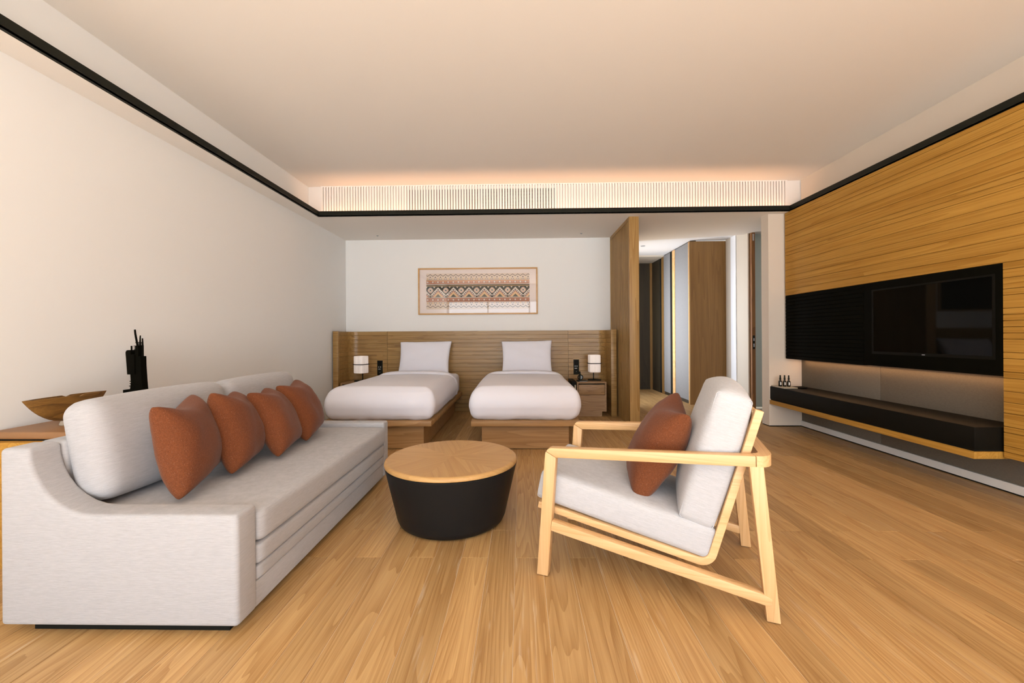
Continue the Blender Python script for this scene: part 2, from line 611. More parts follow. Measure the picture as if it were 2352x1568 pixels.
def plank_mesh(name, w, l):
    bm = bmesh.new()
    c = 0.0009
    lo = [bm.verts.new((x, y, -0.0019)) for x, y in ((-w / 2, -l / 2), (w / 2, -l / 2), (w / 2, l / 2), (-w / 2, l / 2))]
    mi = [bm.verts.new((x, y, -c)) for x, y in ((-w / 2, -l / 2), (w / 2, -l / 2), (w / 2, l / 2), (-w / 2, l / 2))]
    hi = [bm.verts.new((x, y, 0)) for x, y in ((-w / 2 + c, -l / 2 + c), (w / 2 - c, -l / 2 + c), (w / 2 - c, l / 2 - c), (-w / 2 + c, l / 2 - c))]
    bm.faces.new(hi)
    for A, B in ((lo, mi), (mi, hi)):
        for i in range(4):
            bm.faces.new((A[i], A[(i + 1) % 4], B[(i + 1) % 4], B[i]))
    return bm


plank_cache = {}
ncol = 0
x = -0.034 - PW * 20
x = x + PW * math.floor((XL - x) / PW)
k = round((x + 0.034) / PW)
while x < 3.53:
    yend = YB if x + PW < 1.42 else 8.9
    yj = 2.148 if k % 2 == 0 else 2.454
    ys = [yj + PL * i for i in range(-3, 6)]
    cuts = [Y0] + [y for y in ys if Y0 + 0.05 < y < yend - 0.05] + [yend]
    for a, b in zip(cuts, cuts[1:]):
        key = round(b - a, 3)
        if key not in plank_cache:
            o = finish('plank', plank_mesh('plank', PW - GAP, b - a - GAP), 'floor_oak', fl)
            plank_cache[key] = o
            o.location = (x + PW / 2, (a + b) / 2, 0)
        else:
            inst(plank_cache[key], fl, (x + PW / 2, (a + b) / 2, 0))
    x += PW
    k += 1

struct(mbox('floor_bounce_slab', -8.0, 9.0, -9.0, Y0 - 0.31, -0.14, -0.03, 'bounce_stone'))  # unseen slab outside the glazing, added to bounce sunlight up to the ceiling
struct(mbox('wall_left', XL - 0.12, XL, Y0 - 0.2, YB + 0.1, 0, ZC, 'wall_paint'))
struct(mbox('wall_back', XL, 1.41, YB, YB + 0.10, 0, ZS, 'wall_paint'))
struct(mbox('ceiling', XL - 0.1, 3.9, Y0 - 0.2, YF + 0.12, ZC, ZC + 0.1, 'ceiling_paint'))
# fabric wall on the right: two upholstered panels below, plaster above
wr = struct(mbox('wall_right', XR, XR + 0.12, Y0 - 0.2, 5.26, 0.0, ZC, 'column_paint', origin=False))
for (a, b) in ((Y0, 1.90), (1.903, 4.115), (4.118, 5.25)):
    mbox('fabric_panel', XR - 0.012, XR, a, b, 0.075, 1.3, 'wall_fabric', wr, bev=0.004)
bb = struct(mbox('baseboard_right', XR - 0.022, XR, Y0, 5.25, 0.012, 0.073, 'baseboard_paint', origin=False))
mbox('shadow_gap', XR - 0.014, XR, Y0, 5.25, 0.0, 0.012, 'black_gap', bb)
# column at the end of the media wall
colm = struct(mbox('wall_column', 3.115, XR + 0.1, 5.25, 5.40, 0.012, ZS, 'column_paint', origin=False))
mbox('shadow_gap', 3.122, XR + 0.1, 5.258, 5.40, 0.0, 0.012, 'black_gap', colm)
# lowered soffit over the beds and passage, with its diagonal far edge
bm = bmesh.new()
prism(bm, [(XL, TY), (TXR, TY), (XR + 0.12, TY), (3.95, 5.30), (3.95, 6.21), (1.41, 6.77), (1.41, YB), (XL, YB)], 'Z', ZS, ZS + 0.012)
struct(finish('ceiling_soffit', bm, 'ceiling_paint'))
# side soffits (cove ledges)
struct(mbox('ceiling_ledge', XL, TXL, Y0, TY, ZS, ZS + 0.012, 'ceiling_paint'))
struct(mbox('ceiling_ledge', TXR, XR, Y0, TY, ZS, ZS + 0.012, 'ceiling_paint'))
# black cove trim, one length per side
bm = bmesh.new()
box(bm, TXL - 0.02, TXR + 0.02, TY, TY + 0.02, ZS - 0.001, ZS + 0.066)
struct(finish('trim_1', bm, 'black_metal'))
struct(mbox('trim_2', TXL - 0.02, TXL, Y0, TY, ZS - 0.001, ZS + 0.066, 'black_metal'))
struct(mbox('trim_3', TXR, TXR + 0.02, Y0, TY, ZS - 0.001, ZS + 0.066, 'black_metal'))

# fascia with vertical slats and the air outlet
wf = struct(mbox('wall_fascia', XL, XR + 0.1, YF + 0.022, YF + 0.10, ZS + 0.012, ZC, 'slat_paint', origin=False))
SX0, SX1, SZ0, SZ1 = -2.533, 3.345, 2.700, 3.078
mbox('fascia_rail', SX0 - 0.02, SX1 + 0.02, YF, YF + 0.022, SZ1, ZC, 'slat_paint', wf)
GX0, GX1 = -1.425, 0.436
npitch = 169
pitch = (SX1 - SX0) / npitch
first = None
for i in range(npitch + 1):
    xx = SX0 + i * pitch
    if first is None:
        first = mbox('slat', xx - 0.0105, xx + 0.0105, YF - 0.004, YF + 0.018, SZ0, SZ1, 'slat_paint', wf)
    else:
        inst(first, wf, (xx, YF + 0.007, SZ0))
vent = thing('air_vent', 'dark air outlet grille with thin crosswise blades behind the white ceiling slats', 'air vent', ((GX0 + GX1) / 2, YF + 0.02, 2.70))
mbox('backing', -(GX1 - GX0) / 2, (GX1 - GX0) / 2, -0.001, 0.002, 0.02, 0.335, 'vent_dark', vent)
b0 = None
for i in range(20):
    z = 0.03 + i * 0.0155
    if b0 is None:
        b0 = mbox('blade', -(GX1 - GX0) / 2, (GX1 - GX0) / 2, -0.004, -0.001, z, z + 0.0048, 'slat_paint', vent)
    else:
        inst(b0, vent, (0, -0.0025, z))
b1 = None
for i in range(9):
    xx = -(GX1 - GX0) / 2 + (GX1 - GX0) * i / 8
    if b1 is None:
        b1 = mbox('divider', xx - 0.012, xx + 0.012, -0.006, -0.002, 0.02, 0.335, 'grey_plastic', vent)
    else:
        inst(b1, vent, (xx, -0.004, 0.02))
# led strip lying in the trough behind the trim
led = mbox('led_strip', SX0, SX1, TY + 0.045, TY + 0.060, ZS + 0.013, ZS + 0.019, 'led_warm')
tag(led, 'long warm led strip in the ceiling trough below the white slats', 'light strip')
area_light('cove_glow', ((SX0 + SX1) / 2, TY + 0.055, ZS + 0.03), (R(180), 0, 0), SX1 - SX0, 0.02, 4.2, (1.0, 0.52, 0.26))

# glazed end behind the camera
wfr = struct(mbox('wall_front', XL, XR, Y0 - 0.12, Y0, 2.50, ZC, 'wall_paint'))
wn = struct(mbox('window_1', XL, XR, Y0 - 0.10, Y0 - 0.02, 2.43, 2.50, 'black_metal'))
for xx in (XL + 0.03, -1.2, 0.35, 1.9, XR - 0.03):
    mbox('mullion', xx - 0.03 - (XL + XR) / 2, xx + 0.03 - (XL + XR) / 2, -0.04, 0.04, -2.43, 0.0, 'black_metal', wn)

# corridor beyond the passage
XC = 2.83
struct(mbox('ceiling_corridor', 1.41, 4.6, 6.15, 8.16, 2.72, 2.80, 'white_paint'))
struct(mbox('ceiling_entry', 1.41, 4.6, 8.16, 9.0, 2.69, 2.80, 'beige_paint'))
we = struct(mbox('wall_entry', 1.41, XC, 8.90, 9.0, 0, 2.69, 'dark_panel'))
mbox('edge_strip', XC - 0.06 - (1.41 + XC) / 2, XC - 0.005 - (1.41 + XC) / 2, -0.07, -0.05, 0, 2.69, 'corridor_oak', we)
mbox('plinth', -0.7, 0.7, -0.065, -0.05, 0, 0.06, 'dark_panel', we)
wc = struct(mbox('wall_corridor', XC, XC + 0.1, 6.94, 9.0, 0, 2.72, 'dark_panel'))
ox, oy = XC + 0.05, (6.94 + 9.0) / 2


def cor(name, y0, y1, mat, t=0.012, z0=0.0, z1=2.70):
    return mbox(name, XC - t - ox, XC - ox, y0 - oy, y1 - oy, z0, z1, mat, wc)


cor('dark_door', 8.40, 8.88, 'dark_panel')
cor('black_strip', 8.28, 8.40, 'black_gap', 0.006)  # narrow strip, black in its own colour, between the wall panels
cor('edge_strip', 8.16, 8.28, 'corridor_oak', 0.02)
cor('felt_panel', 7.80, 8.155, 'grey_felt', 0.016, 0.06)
cor('black_strip', 7.69, 7.80, 'black_gap', 0.02)
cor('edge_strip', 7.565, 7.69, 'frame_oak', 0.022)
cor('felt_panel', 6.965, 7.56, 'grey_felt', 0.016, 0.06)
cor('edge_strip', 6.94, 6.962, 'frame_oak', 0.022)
# oak panel facing the room at the end of the passage
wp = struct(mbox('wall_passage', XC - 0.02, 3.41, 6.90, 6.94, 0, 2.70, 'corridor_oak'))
# side room with the sliding pocket door
ws = struct(mbox('wall_pocket', 3.40, 3.418, 6.24, 6.56, 0, 2.72, 'beige_paint'))
mbox('far_skin', 0.07, 0.10, -0.16, 0.16, 0, 2.72, 'beige_paint', ws)
struct(mbox('trim_4', 3.392, 3.50, 6.575, 6.73, 0, 2.72, 'white_paint'))
struct(mbox('trim_5', 3.40, 3.50, 6.73, 6.90, 0, 2.72, 'beige_paint'))
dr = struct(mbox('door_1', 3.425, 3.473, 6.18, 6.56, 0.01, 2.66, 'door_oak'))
mbox('latch_plate', -0.016, 0.014, -0.193, -0.190, 0.93, 1.13, 'black_metal', dr)
mbox('latch_bolt', -0.008, 0.006, -0.196, -0.193, 1.05, 1.09, 'steel', dr)
mbox('latch_bolt', -0.008, 0.006, -0.196, -0.193, 0.96, 1.01, 'steel', dr)
mbox('hanger', -0.012, 0.008, -0.196, -0.190, 2.53, 2.63, 'steel', dr)
struct(mbox('wall_sideroom', 3.50, 4.6, 6.50, 6.56, 0.03, 2.72, 'pale_panel'))
struct(mbox('wall_sideroom_right', 4.55, 4.65, 5.40, 6.50, 0, 2.72, 'white_paint'))
struct(mbox('ceiling_sideroom', 3.40, 4.75, 5.25, 6.60, 2.72, 2.80, 'white_paint'))
struct(mbox('wall_sideroom_front', XR + 0.1, 4.65, 5.25, 5.40, 0, 2.72, 'white_paint'))
struct(mbox('wall_corridor_left', 1.41, 1.48, YB + 0.1, 6.80, 0, 2.72, 'white_paint'))
w2 = struct(mbox('window_2', 1.41, 1.48, 8.10, 8.90, 0, 2.72, 'white_paint'))
mbox('window_head', -0.035, 0.035, -1.70, -0.40, 2.5, 2.72, 'white_paint', w2)
dl = thing('downlight', 'small round recessed downlight in the pale corridor ceiling', 'downlight', (2.16, 7.30, 2.72))
bm = bmesh.new()
lathe(bm, [(0, -0.002), (0.030, -0.002), (0.034, -0.004), (0.040, -0.004), (0.041, 0)], 20)
finish('ring', bm, 'grey_plastic', dl)

for sx, sy, lb in ((-2.122, 6.13, 'tiny round sprinkler cap on the soffit above the left nightstand'), (0.910, 6.13, 'tiny round sprinkler cap on the soffit above the right nightstand')):
    sp = thing('sprinkler_cap', lb, 'sprinkler', (sx, sy, ZS), group='sprinkler caps on the soffit')
    bm = bmesh.new()
    lathe(bm, [(0, -0.010), (0.008, -0.010), (0.009, -0.004), (0.017, -0.003), (0.018, 0)], 14)
    finish('cap', bm, 'grey_plastic', sp)

# timber screen between beds and passage
ts = thing('slatted_screen', 'tall oak room divider with fine vertical ribs beside the right nightstand', 'room divider', (1.39, 0, 0))
mbox('end_post', 0.0, 0.125, 5.29, 5.33, 0, ZS, 'screen_oak', ts, bev=0.002)
mbox('core', 0.034, 0.118, 5.33, 6.40, 0, ZS, 'screen_oak', ts)
mbox('back_post', 0.0, 0.034, 6.36, 6.40, 0, ZS, 'screen_oak', ts)
mbox('top_rail', 0.0, 0.034, 5.33, 6.36, ZS - 0.045, ZS, 'screen_oak', ts)
r0 = None
nr = 26
for i in range(nr):
    y = 5.335 + (6.355 - 5.335) * (i + 0.5) / nr
    if r0 is None:
        r0 = mbox('rib', 0.006, 0.034, y - 0.0090, y + 0.0090, 0, ZS - 0.045, 'screen_oak', ts)
    else:
        inst(r0, ts, (0.020, y, 0))

# ------------------------------------------------------------------ oak media wall with television
mw = thing('media_wall', 'honey oak wall cladding of horizontal boards around the television', 'wall panel', (XP, 0, 0))
mbox('carcass', 0.014, XR - XP - 0.02, Y0, 5.225, 1.633, ZS - 0.001, 'panel_oak', mw)
mbox('carcass', 0.014, XR - XP - 0.02, Y0, 2.90, 0.30, 1.633, 'panel_oak', mw)
random.seed(11)


def board_run(z0, z1, y0, y1):
    z = z0
    while z < z1 - 0.001:
        h = random.choice((0.042, 0.042, 0.058, 0.075, 0.090))
        if z + h > z1 - 0.03:
            h = z1 - z
        mbox('board', 0.0, 0.014, y0, y1, z + 0.0008, z + h - 0.0008, 'panel_oak', mw, bev=0.0015, seg=1)
        z += h


board_run(1.633, ZS - 0.002, Y0, 5.225)
board_run(0.30, 1.633, Y0, 2.90)
tv = thing('television', 'black wall television in a black surround on the oak wall', 'television', (XP, 0, 0))
mbox('surround', 0.0, 0.20, 2.902, 4.046, 0.855, 1.631, 'black_wood', tv, bev=0.002)
mbox('bezel', -0.003, 0.0, 2.945, 3.955, 0.965, 1.565, 'black_leather', tv)
mbox('screen', -0.004, -0.001, 2.962, 3.935, 0.990, 1.550, 'screen_glass', tv)
mbox('logo_plate', -0.0045, -0.003, 3.445, 3.470, 0.974, 0.980, 'grey_plastic', tv)
tp = thing('ribbed_panel', 'black horizontally grooved panel filling the wall beside the television', 'wall panel', (XP, 0, 0))
mbox('backing', 0.010, 0.20, 4.049, 5.222, 0.850, 1.631, 'black_wood', tp)
nb = 19
for i in range(nb):
    h = (1.631 - 0.852) / nb
    z = 0.852 + i * h
    if i == 0:
        t0 = mbox('rib', 0.0, 0.010, 4.049, 5.222, z + 0.002, z + h - 0.002, 'black_wood', tp, bev=0.002, seg=1)
    else:
        inst(t0, tp, (0.005, (4.049 + 5.222) / 2, z + 0.002))
ul = mbox('led_strip', XR - 0.055, XR - 0.045, 2.93, 5.20, 0.846, 0.850, 'led_warm')
tag(ul, 'thin warm led strip under the black television surround', 'light strip')
area_light('shelf_glow', (XR - 0.05, 4.06, 0.84), (0, R(18), 0), 0.02, 2.25, 1.7, (1.0, 0.55, 0.26))

# floating bench below
bn = thing('media_bench', 'long floating black bench on an oak shelf under the television', 'bench', (0, 0, 0))
mbox('bench_box', 3.125, XR - 0.013, 2.915, 5.248, 0.347, 0.504, 'black_leather', bn, bev=0.004)
mbox('bench_shelf', 3.120, XR - 0.013, 2.912, 5.249, 0.285, 0.335, 'panel_oak', bn, bev=0.002)
mbox('shadow_gap', 3.135, XR - 0.013, 2.925, 5.248, 0.335, 0.347, 'black_gap', bn)

# tray, bottles and dish at the far end of the bench
tr = mbox('stone_tray', 3.135, 3.30, 4.99, 5.24, 0.5045, 0.5185, 'tray_stone', bev=0.003)
tag(tr, 'flat beige tray under three little bottles on the black bench', 'tray')
dsh = thing('black_dish', 'flat black dish lying beside the little bottles on the bench', 'dish', (3.375, 5.06, 0.5045))
bm = bmesh.new()
lathe(bm, [(0, 0.004), (0.06, 0.005), (0.075, 0.013), (0.080, 0.012), (0.066, 0.0), (0, 0.0)], 24, shape=lambda a: 1.0)
finish('dish_body', bm, 'black_leather', dsh, smooth=True, auto=40)
BN = ['small dark dropper bottle on the bench, leftmost of three', 'small dark dropper bottle on the bench, middle of three', 'small dark dropper bottle on the bench, rightmost of three']
for i, (bx, by) in enumerate(((3.173, 5.12), (3.216, 5.105), (3.256, 5.09))):
    b = thing('dropper_bottle', BN[i], 'bottle', (bx, by, 0.5187), group='little bottles on the bench')
    bm = bmesh.new()
    lathe(bm, [(0, 0), (0.018, 0), (0.0195, 0.002), (0.0195, 0.058), (0.017, 0.066), (0.009, 0.073), (0.009, 0.080), (0, 0.080)], 20)
    finish('glass_body', bm, 'bottle_dark', b, smooth=True, auto=50)
    bm = bmesh.new()
    lathe(bm, [(0, 0.080), (0.0105, 0.080), (0.0105, 0.104), (0.008, 0.108), (0.008, 0.134), (0.006, 0.137), (0, 0.137)], 16)
    finish('cap', bm, 'black_metal', b, smooth=True, auto=40)
    bm = bmesh.new()
    vs = [[bm.verts.new((0.0199 * math.cos(a), 0.0199 * math.sin(a), z)) for z in (0.018, 0.052)] for a in [R(-125 + 10 * q) for q in range(5)]]
    for p, q in zip(vs, vs[1:]):
        bm.faces.new((p[0], q[0], q[1], p[1]))
    finish('label_strip', bm, 'bottle_label', b)

# ------------------------------------------------------------------ headboard
hb = thing('headboard', 'wide oak headboard of horizontal boards with curved side wings behind both beds', 'headboard', (0, 0, 0))
HY, HZ = 6.345, 1.235          # front face of the flat part
JL, JR = -2.052, 0.731         # vertical joints
# wing paths in plan (front surface)
rc = 0.13
left_path = [(-2.625, 5.935)] + [(-2.625, HY - rc)] + [(-2.625 + rc - rc * math.cos(R(a)), HY - rc + rc * math.sin(R(a))) for a in range(10, 91, 10)] + [(JL - 0.002, HY)]
right_path = [(JR + 0.002, HY)] + [(1.290 - rc + rc * math.sin(R(a)), HY - rc + rc * math.cos(R(a))) for a in range(0, 91, 10)] + [(1.290, 5.935)]
mid_path = [(JL + 0.002, HY), (JR - 0.002, HY)]
nbd = 20
bh = HZ / nbd


def hb_piece(path, h):
    bm = bmesh.new()
    c = 0.0022
    t = 0.022
    prof = [(0.0016, 0.0), (0.0, c), (0.0, h - c), (0.0016, h), (t, h), (t, 0)]
    rings = []
    n = len(path)
    for i, p in enumerate(path):
        a = Vector(path[max(0, i - 1)])
        b = Vector(path[min(n - 1, i + 1)])
        d = (b - a).normalized()
        nr_ = Vector((-d.y, d.x))  # away from the room
        rings.append([bm.verts.new((p[0] + nr_.x * q, p[1] + nr_.y * q, z)) for q, z in prof])
    for A, B in zip(rings, rings[1:]):
        for j in range(len(prof)):
            bm.faces.new((A[j], B[j], B[(j + 1) % len(prof)], A[(j + 1) % len(prof)]))
    bm.faces.new(rings[0])
    bm.faces.new(rings[-1][::-1])
    return bm


for pth in (left_path, mid_path, right_path):
    ref = None
    for i in range(nbd):
        if ref is None:
            ref = finish('board', hb_piece(pth, bh - 0.0016), 'headboard_oak', hb, smooth=True, auto=30)
            ref.location = (0, 0, 0.001)
        else:
            inst(ref, hb, (0, 0, 0.001 + i * bh))
mbox('wing_post', -2.700, -2.622, 5.90, 5.94, 0, HZ + 0.002, 'headboard_oak', hb, bev=0.003)
mbox('wing_post', 1.288, 1.366, 5.90, 5.94, 0, HZ + 0.002, 'headboard_oak', hb, bev=0.003)
mbox('wing_back', -2.700, -2.650, 5.94, 6.40, 0, HZ, 'headboard_oak', hb)
mbox('wing_back', 1.315, 1.366, 5.94, 6.40, 0, HZ, 'headboard_oak', hb)
mbox('back_board', -2.65, 1.315, 6.369, 6.408, 0, HZ, 'headboard_oak', hb)

for xs, lab in ((-2.169, 'left'), (0.853, 'right')):
    sw = thing('bedside_switch_panel', 'tall black control panel on the headboard beside the %s bedside lamp' % lab, 'switch panel', (xs, HY, 0.562), group='switch panels on the headboard')
    mbox('blank_plate', -0.050, 0.050, -0.0015, 0.0, 0.228, 0.362, 'headboard_oak', sw)
    mbox('plate', -0.042, 0.042, -0.006, 0.0, 0.0, 0.226, 'black_metal', sw, bev=0.002)
    for bx in (-0.018, 0.010):
        mbox('socket', bx - 0.006, bx + 0.006, -0.007, -0.005, 0.118, 0.134, 'grey_plastic', sw)
    mbox('indicator', -0.026, 0.012, -0.007, -0.005, 0.090, 0.096, 'white_paint', sw)
    mbox('indicator', -0.004, 0.004, -0.007, -0.005, 0.040, 0.047, 'grey_plastic', sw)
    for q in range(4):
        mbox('button', -0.028, 0.028, -0.0068, -0.005, 0.150 + q * 0.017, 0.164 + q * 0.017, 'black_leather', sw)

# ------------------------------------------------------------------ framed print above the beds
AX0, AX1, AZ0, AZ1 = -1.580, 0.271, 1.491, 2.212
ar = thing('framed_print', 'wide framed geometric print of zigzag bands hanging above the beds', 'picture', ((AX0 + AX1) / 2, YB, AZ0))
W, H = AX1 - AX0, AZ1 - AZ0
fw = 0.021
mbox('frame_side', -W / 2, -W / 2 + fw, -0.032, 0, 0, H, 'frame_oak', ar, bev=0.002)
mbox('frame_side', W / 2 - fw, W / 2, -0.032, 0, 0, H, 'frame_oak', ar, bev=0.002)
mbox('frame_rail', -W / 2 + fw, W / 2 - fw, -0.032, 0, 0, fw, 'frame_oak', ar, bev=0.002)
mbox('frame_rail', -W / 2 + fw, W / 2 - fw, -0.032, 0, H - fw, H, 'frame_oak', ar, bev=0.002)
mbox('mat_board', -W / 2 + fw, W / 2 - fw, -0.010, -0.002, fw, H - fw, 'mat_board', ar)
mbox('glass_pane', -W / 2 + fw, W / 2 - fw, -0.026, -0.024, fw, H - fw, 'picture_glass', ar)
PMAT = ['print_paper', 'print_dark', 'print_black', 'print_white', 'print_orange', 'print_rust', 'print_pink', 'print_mauve', 'print_tan', 'print_gold', 'print_grey']
PI = {n: i for i, n in enumerate(PMAT)}
bm = bmesh.new()
pw_, ph_ = 1745.0, 605.0
psc = 1.60 / pw_
layer = [0]


def pp(pts, mat, lay):
    """flat printed patch in print coordinates (x right, y down), clipped to the sheet"""
    def clip(poly, f, g):
        o = []
        for i in range(len(poly)):
            a, b = poly[i], poly[(i + 1) % len(poly)]
            fa, fb = f(a), f(b)
            if fa >= 0:
                o.append(a)
            if fa * fb < 0:
                t = fa / (fa - fb)
                o.append((a[0] + t * (b[0] - a[0]), a[1] + t * (b[1] - a[1])))
        return o
    q = clip(list(pts), lambda p: p[0], 0)
    q = clip(q, lambda p: pw_ - p[0], 0) if len(q) > 2 else q
    if len(q) < 3:
        return
    vs = [bm.verts.new(((p[0] - pw_ / 2) * psc, -0.0102 - lay * 0.0003, H / 2 + (ph_ / 2 - p[1]) * psc)) for p in q]
    f = bm.faces.new(vs)
    f.material_index = PI[mat]


def rect(x0, x1, y0, y1, mat, lay):
    pp([(x0, y0), (x1, y0), (x1, y1), (x0, y1)], mat, lay)


def dia(cx, cy, r, mat, lay, ry=None):
    ry = ry or r
    pp([(cx - r, cy), (cx, cy - ry), (cx + r, cy), (cx, cy + ry)], mat, lay)


rect(0, pw_, 0, ph_, 'print_paper', 1)
P1 = 87.25


def zigzag(y, flip):
    s = -1 if flip else 1
    x = -P1 * 0.75
    t = 5
    while x < pw_ + P1:
        a, b, c = (x, y + 15 * s), (x + P1 / 2, y - 15 * s), (x + P1, y + 15 * s)
        pp([(a[0], a[1] - t), (b[0], b[1] - t), (b[0], b[1] + t), (a[0], a[1] + t)], 'print_dark', 2)
        pp([(b[0], b[1] - t), (c[0], c[1] - t), (c[0], c[1] + t), (b[0], b[1] + t)], 'print_dark', 2)
        x += P1


def border(yz, yd, yt, flip):
    zigzag(yz, flip)
    x = P1 * 0.75
    while x < pw_ + P1:
        dia(x, yd, 12, 'print_dark', 2)
        x += P1
    x = P1 * 0.25
    while x < pw_ + P1:
        dia(x, yt, 11, 'print_gold', 2)
        s = -1 if flip else 1
        for d in (-29, 29):
            pp([(x + d - 9, yt + 8 * s), (x + d + 9, yt + 8 * s), (x + d, yt - 9 * s)], 'print_dark', 2)
        x += P1


def band(y0, y1, top, bot):
    ym = (y0 + y1) / 2
    rect(0, pw_, y0, ym, top, 2)
    rect(0, pw_, ym, y1, bot, 2)
    rect(0, pw_, y0 - 9, y0 - 5, 'print_grey', 2)
    rect(0, pw_, y1 + 9, y1 + 13, 'print_mauve', 2)
    x = P1 * 0.25
    while x < pw_ + P1:
        for s in (-1, 1):
            pp([(x + 12 * s, ym - 13), (x + 12 * s, ym + 13), (x + 36 * s, ym)], 'print_mauve', 3)
        dia(x, ym, 17, 'print_white', 4)
        dia(x + P1 / 2, ym, 5, 'print_white', 4)
        x += P1


border(30, 62, 90, False)
band(114, 176, 'print_orange', 'print_rust')
rect(0, pw_, 178, 188, 'print_white', 2)
rect(0, pw_, 192, 206, 'print_black', 2)
rect(0, pw_, 206, 212, 'print_gold', 2)
rect(0, pw_, 214, 398, 'print_black', 2)
P2 = 261.75
for k in range(-1, 8):
    cx = 68 + P2 * k
    dia(cx, 284, 52, 'print_pink', 3)
    for a in range(4):
        for t in (0.25, 0.5, 0.75):
            dxs = ((-1, 0), (0, -1), (1, 0), (0, 1))
            p, q = dxs[a], dxs[(a + 1) % 4]
            px, py = cx + 52 * (p[0] * (1 - t) + q[0] * t), 284 + 52 * (p[1] * (1 - t) + q[1] * t)
            dia(px, py, 9, 'print_white', 4)
    dia(cx, 284, 34, 'print_white', 5)
    dia(cx, 284, 17, 'print_grey', 6)
    for d in (-66, 66):
        pp([(cx + d - 18, 222), (cx + d + 18, 222), (cx + d, 248)], 'print_white', 3)
    ax = cx + P2 / 2

    def tri(top, mat, lay):
        hw = 398 - top
        hw *= 0.97
        pp([(ax, top), (ax + hw, 398), (ax - hw, 398)], mat, lay)
    tri(230, 'print_white', 3)
    for j in range(6):
        for s in (-1, 1):
            yy = 268 + j * 24
            xx = ax + s * (yy - 262)
            rect(xx - 9, xx + 9, yy, yy + 14, 'print_black', 4)
    tri(282, 'print_mauve', 5)
    tri(298, 'print_pink', 6)
    tri(308, 'print_tan', 7)
    tri(346, 'print_grey', 8)
rect(0, pw_, 400, 406, 'print_white', 2)
band(414, 476, 'print_rust', 'print_rust')
border(562, 528, 500, True)
finish('print_sheet', bm, PMAT, ar)

# ------------------------------------------------------------------ nightstands, lamps, phone
def nightstand(x0, x1, label, side):
    ns = thing('nightstand', label, 'nightstand', ((x0 + x1) / 2, 5.90, 0), group='nightstands by the headboard')
    w = (x1 - x0) / 2
    d = 0.425
    mbox('plinth', -w, w - 0.06, 0.02, d - 0.05, 0.0, 0.073, 'night_oak', ns)
    mbox('top', -w, w, 0, d, 0.472, 0.494, 'night_oak', ns, bev=0.0015)
    mbox('side', -w, -w + 0.020, 0, d, 0.073, 0.472, 'night_oak', ns)
    mbox('side', w - 0.020, w, 0, d, 0.073, 0.472, 'night_oak', ns)
    mbox('bottom_front', -w + 0.020, w - 0.020, 0.0, 0.02, 0.073, 0.308, 'night_oak', ns)
    mbox('back_panel', -w + 0.02, w - 0.02, d - 0.02, d, 0.073, 0.472, 'night_oak', ns)
    dr_ = mbox('drawer', -w + 0.024, w - 0.024, 0.004, 0.03, 0.313, 0.455, 'night_oak', ns, bev=0.0015)
    mbox('finger_slot', -w + 0.03, w - 0.03, 0.012, 0.025, 0.457, 0.470, 'black_gap', ns)
    if side:
        mbox('side_caddy', -w - 0.075, -w - 0.004, 0.03, d, 0.10, 0.50, 'black_leather', ns, bev=0.004)
        mbox('caddy_handle', -w - 0.030, -w - 0.012, 0.015, 0.030, 0.30, 0.45, 'tray_stone', ns)
    return ns


nightstand(0.801, 1.219, 'oak nightstand with one drawer and black side caddy beside the right bed', True)
nightstand(-2.592, -2.18, 'oak nightstand mostly hidden behind the left bed', False)


def lamp(x, y, rz, label, off):
    t = thing('bedside_lamp', label, 'lamp', (x, y, 0.4945), rz, group='bedside lamps')
    bm = bmesh.new()
    lathe(bm, [(0, 0), (0.098, 0), (0.100, 0.004), (0.098, 0.012), (0.03, 0.016), (0.012, 0.022), (0, 0.022)], 36)
    finish('base', bm, 'black_metal', t, smooth=True, auto=35)
    bm = bmesh.new()
    tube(bm, [(off, 0, 0.010), (off, 0, 0.30)], 0.008, 12)
    finish('stem', bm, 'black_metal', t, smooth=True, auto=50)

    def quatre(a):
        c, s = abs(math.cos(a)), abs(math.sin(a))
        sq = 1.0 / (c ** 5 + s ** 5) ** (1 / 5.0)
        return sq * (1 - 0.06 * math.exp(-(min(abs((a % (math.pi / 2))), abs(math.pi / 2 - (a % (math.pi / 2)))) / 0.05) ** 2))
    bm = bmesh.new()
    lathe(bm, [(0.076, 0.122), (0.080, 0.122), (0.084, 0.130), (0.084, 0.366), (0.080, 0.374), (0.076, 0.374), (0.074, 0.366), (0.074, 0.130), (0.076, 0.122)], 96, shape=quatre)
    sh = finish('shade', bm, 'lamp_paper', t, smooth=True, auto=30)
    bm = bmesh.new()
    lathe(bm, [(0.088, 0.247), (0.097, 0.247), (0.099, 0.2525), (0.097, 0.258), (0.088, 0.258), (0.086, 0.2525), (0.088, 0.247)], 64, shape=lambda a: 1.0 / (abs(math.cos(a)) ** 4 + abs(math.sin(a)) ** 4) ** 0.25)
    finish('band_ring', bm, 'black_metal', sh, smooth=True, auto=50)
    return t


lamp(1.087, 6.12, R(3), 'paper shade lamp with black ring on the right nightstand', -0.012)
lamp(-2.375, 6.12, R(-22), 'paper shade lamp with black ring on the left nightstand', 0.030)

